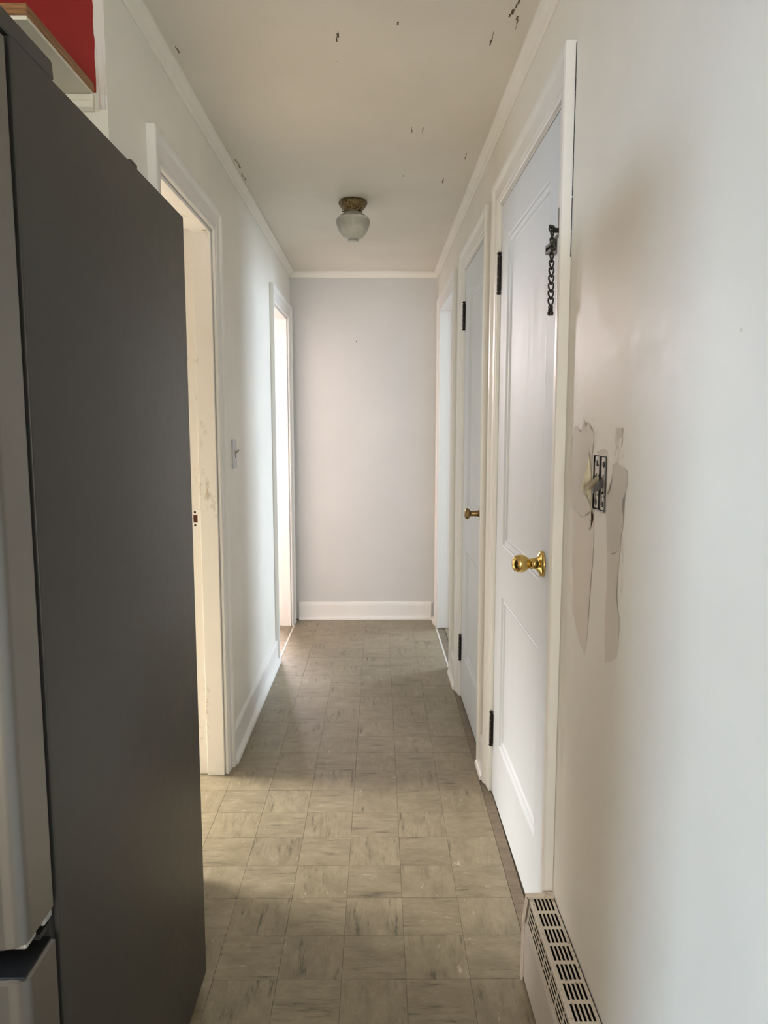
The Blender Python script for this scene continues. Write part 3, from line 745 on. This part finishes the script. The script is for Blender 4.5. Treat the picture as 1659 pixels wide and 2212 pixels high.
# ------------------------------------------------------------------ ceiling light
LX, LY = -.112, 3.400
LZ = zc(LY)
cl = tag(root('ceiling_light', (LX, LY, LZ)), 'small ceiling light with scalloped brass canopy and clear cut-glass globe', 'ceiling light')
def scal(r, h, th):
    k_ = max(0, 1-(-h)/.030); return r*(1+.045*k_*math.cos(8*th)), h-.003*k_*math.cos(8*th)*(1 if h < -.004 else 0)
pr = [(.060, .0), (.0645, -.003), (.0665, -.009), (.066, -.016), (.062, -.026), (.055, -.036), (.047, -.044), (.0435, -.050), (.0430, -.060), (.040, -.060), (.038, -.052)]
MB().lathe(pr, (LX, LY, LZ-.0005), (0, 0, 1), 64, scal).obj('canopy', 'canopy', cl, True)
for i in range(3):
    th = math.radians(195+120*i); d_ = Vector((math.cos(th), math.sin(th), 0))
    MB().lathe([(.0018, 0), (.0018, .007), (.0042, .0075), (.0042, .0105)], Vector((LX, LY, LZ-.055))+d_*.042, d_, 12).obj('thumb_screw', 'black', cl)
GP = [(.0385, -.050), (.0385, -.056), (.042, -.060), (.050, -.066), (.060, -.074), (.070, -.083), (.0765, -.091), (.0785, -.098), (.0783, -.106), (.0765, -.116), (.073, -.127), (.068, -.139), (.061, -.152), (.053, -.164), (.044, -.174), (.036, -.181), (.0285, -.186), (.0270, -.188), (.0272, -.193), (.022, -.196), (.012, -.1965), (.0008, -.1965)]
prof = []
for p, q in zip(GP, GP[1:]):
    ns = 8 if -.19 < p[1] < -.08 else 2
    for i in range(ns): prof.append((p[0]+(q[0]-p[0])*i/ns, p[1]+(q[1]-p[1])*i/ns))
prof.append(GP[-1])
def cut(r, h, th):
    pz = min(1, max(0, (-h-.078)/.012))*min(1, max(0, (.186+h)/.012))
    a = (th*8/(2*math.pi)) % 1.; t = (a-.5)*2
    if abs(t) < .74:
        p1 = (a*5.5+(-h)*170) % 1; p2 = (a*5.5-(-h)*170) % 1
        r += .0024*pz*(1-abs(p1*2-1))*(1-abs(p2*2-1))*2
    else: r += .0010*pz*(1-abs(abs(t)-.87)/.13)
    return r, h
b = MB(); b.lathe(prof, (LX, LY, LZ), (0, 0, 1), 224, cut, cap=False)
b.lathe([(max(r-.0035, .0006), h+(.003 if r < .03 else 0)) for r, h in prof][::-1], (LX, LY, LZ), (0, 0, 1), 96, None, cap=False)
b.obj('globe', 'glass', cl, True, weld=False)
MB().lathe([(.0400, -.0565), (.0500, -.0655), (.060, -.0735), (.0695, -.0822), (.0702, -.0824), (.0606, -.0734), (.0506, -.0653), (.0406, -.0560), (.0400, -.0565)], (LX, LY, LZ+.0008), (0, 0, 1), 64, None, False).obj('frosted_band', 'frost', cl, True)
MB().lathe([(.013, -.052), (.013, -.075), (.0005, -.075)], (LX, LY, LZ), (0, 0, 1), 16).obj('lamp_socket', 'beige_plastic', cl, .7)
cl.scale = (.92, .92, .88)

# ------------------------------------------------------------------ shelf above the refrigerator
shf = tag(root('wall_shelf', (-1.2, 1.53, 2.0)), 'brown plywood shelf with white underside on the alcove wall above the refrigerator', 'shelf')
b = MB().box((-2.2, 1.376, 2.0062), (-.6035, 1.6845, 2.0235)); b.bevel(.0012, 1); b.obj('plank', 'wood', shf)
b = MB().box((-2.2, 1.382, 1.9995), (-.6065, 1.6845, 2.006)); b.obj('underside_board', 'cream', shf)

# ------------------------------------------------------------------ refrigerator
FX1, FX0, FY0, FY1, FZ0, FZ1 = -.405, -1.235, .878, 1.612, .030, 1.733
fr_ = tag(root('refrigerator', (-.82, 1.2, 0)), 'stainless steel french-door refrigerator with dark grey side in the alcove', 'refrigerator')
b = MB().box((FX0, FY0, FZ0), (FX1, FY1, FZ1)); b.bevel(.004, 2)
cab = b.obj('cabinet', 'fridge_side', fr_, .6)
b = MB().box((FX0+.015, .862, .045), (FX1-.006, FY0+.002, FZ1-.004)); b.obj('gasket', 'gasket', fr_)
def fdoor(x0, x1, z0, z1, name, rl=False, rr=True):
    y0, y1 = .786, .864; P = []
    r = .020
    # front face, bright edge line, then a rounded corner running back into the side
    P += [(x0, y1), (x0, y0+(r if rl else .004))]
    if rl: P += [(x0+r*(1-math.cos(t)), y0+r*(1-math.sin(t))) for t in [i*math.pi/2/6 for i in range(1, 6)]]
    P += [(x0+(r if rl else .004), y0)]
    P += [(x1-(.021 if rr else .004), y0)]
    if rr: P += [(x1-.0185, y0+.0012)]+[(x1-r*.9*(1-math.sin(t)), y0+.0014+r*.9*(1-math.cos(t))) for t in [i*math.pi/2/6 for i in range(1, 7)]]
    P += [(x1, y0+.0225)] if rr else [(x1, y0+.004)]
    P += [(x1, y1)]
    b = MB(); e = .004
    def ins(p, k_):
        cx, cy = (x0+x1)/2, (y0+y1)/2
        return (p[0]+(-k_ if p[0] > cx else k_), p[1]+(-k_ if p[1] > cy else k_))
    b.loft([[(*ins(p, e), z0) for p in P], [(*p, z0+e) for p in P], [(*p, z1-e) for p in P], [(*ins(p, e), z1) for p in P]])
    return b.obj(name, 'fridge_door', fr_, .35)
dR = fdoor(-.8185, FX1, .709, 1.728, 'door', False, True)
dL = fdoor(FX0, -.8215, .709, 1.728, 'door', True, False)
dD = fdoor(FX0, FX1, .062, .672, 'freezer_drawer', True, True)
MB().box((FX0+.004, .792, .6705), (FX1-.003, .863, .6735)).bevel(.001, 1).obj('drawer_lip', 'gasket', dD)
MB().box((FX0+.05, .792, .7020), (-.475, .812, .7090)).bevel(.002, 1).obj('door_bottom_cap', 'fridge_trim', dR)
MB().box((-.440, .800, .7025), (-.4085, .826, .7090)).bevel(.003, 2).obj('door_corner_cap', 'fridge_trim', dR)
MB().box((-.430, .846, .6980), (-.4085, .868, .7090)).bevel(.002, 1).obj('hinge_pin', 'fridge_trim', dR)
MB().box((-.50, .84, .685), (-.412, .878, .692)).obj('middle_hinge', 'gasket', fr_)
b = MB(); Pp = [(.822, FZ1), (.822, FZ1+.019), (.835, FZ1+.023), (.984, FZ1+.023), (.9905, FZ1+.020), (.993, FZ1)]
b.loft([[(x, y, z_) for y, z_ in Pp] for x in (-.50, FX1-.0005)]); b.bevel(.002, 1); b.obj('hinge_cover', 'fridge_side', fr_, .6)
b = MB(); b.loft([[(x, y, z_) for y, z_ in Pp] for x in (FX0+.0005, -1.14)]); b.obj('hinge_cover', 'fridge_side', fr_)
b = MB().box((-.45, 1.286, FZ1-.001), (FX1-.0005, 1.318, FZ1+.006)); b.bevel(.002, 2); b.obj('top_clip', 'fridge_side', fr_, .6)
for x in (FX1-.06, FX0+.06):
    for y in (FY0+.06, FY1-.06): MB().lathe([(.018, 0), (.018, .012), (.009, .014), (.009, FZ0)], (x, y, 0), (0, 0, 1), 14).obj('foot', 'gasket', fr_)
MB().box((FX0+.02, FY0-.01, .03), (FX1-.02, FY0+.004, .058)).obj('kick_plate', 'gasket', fr_)
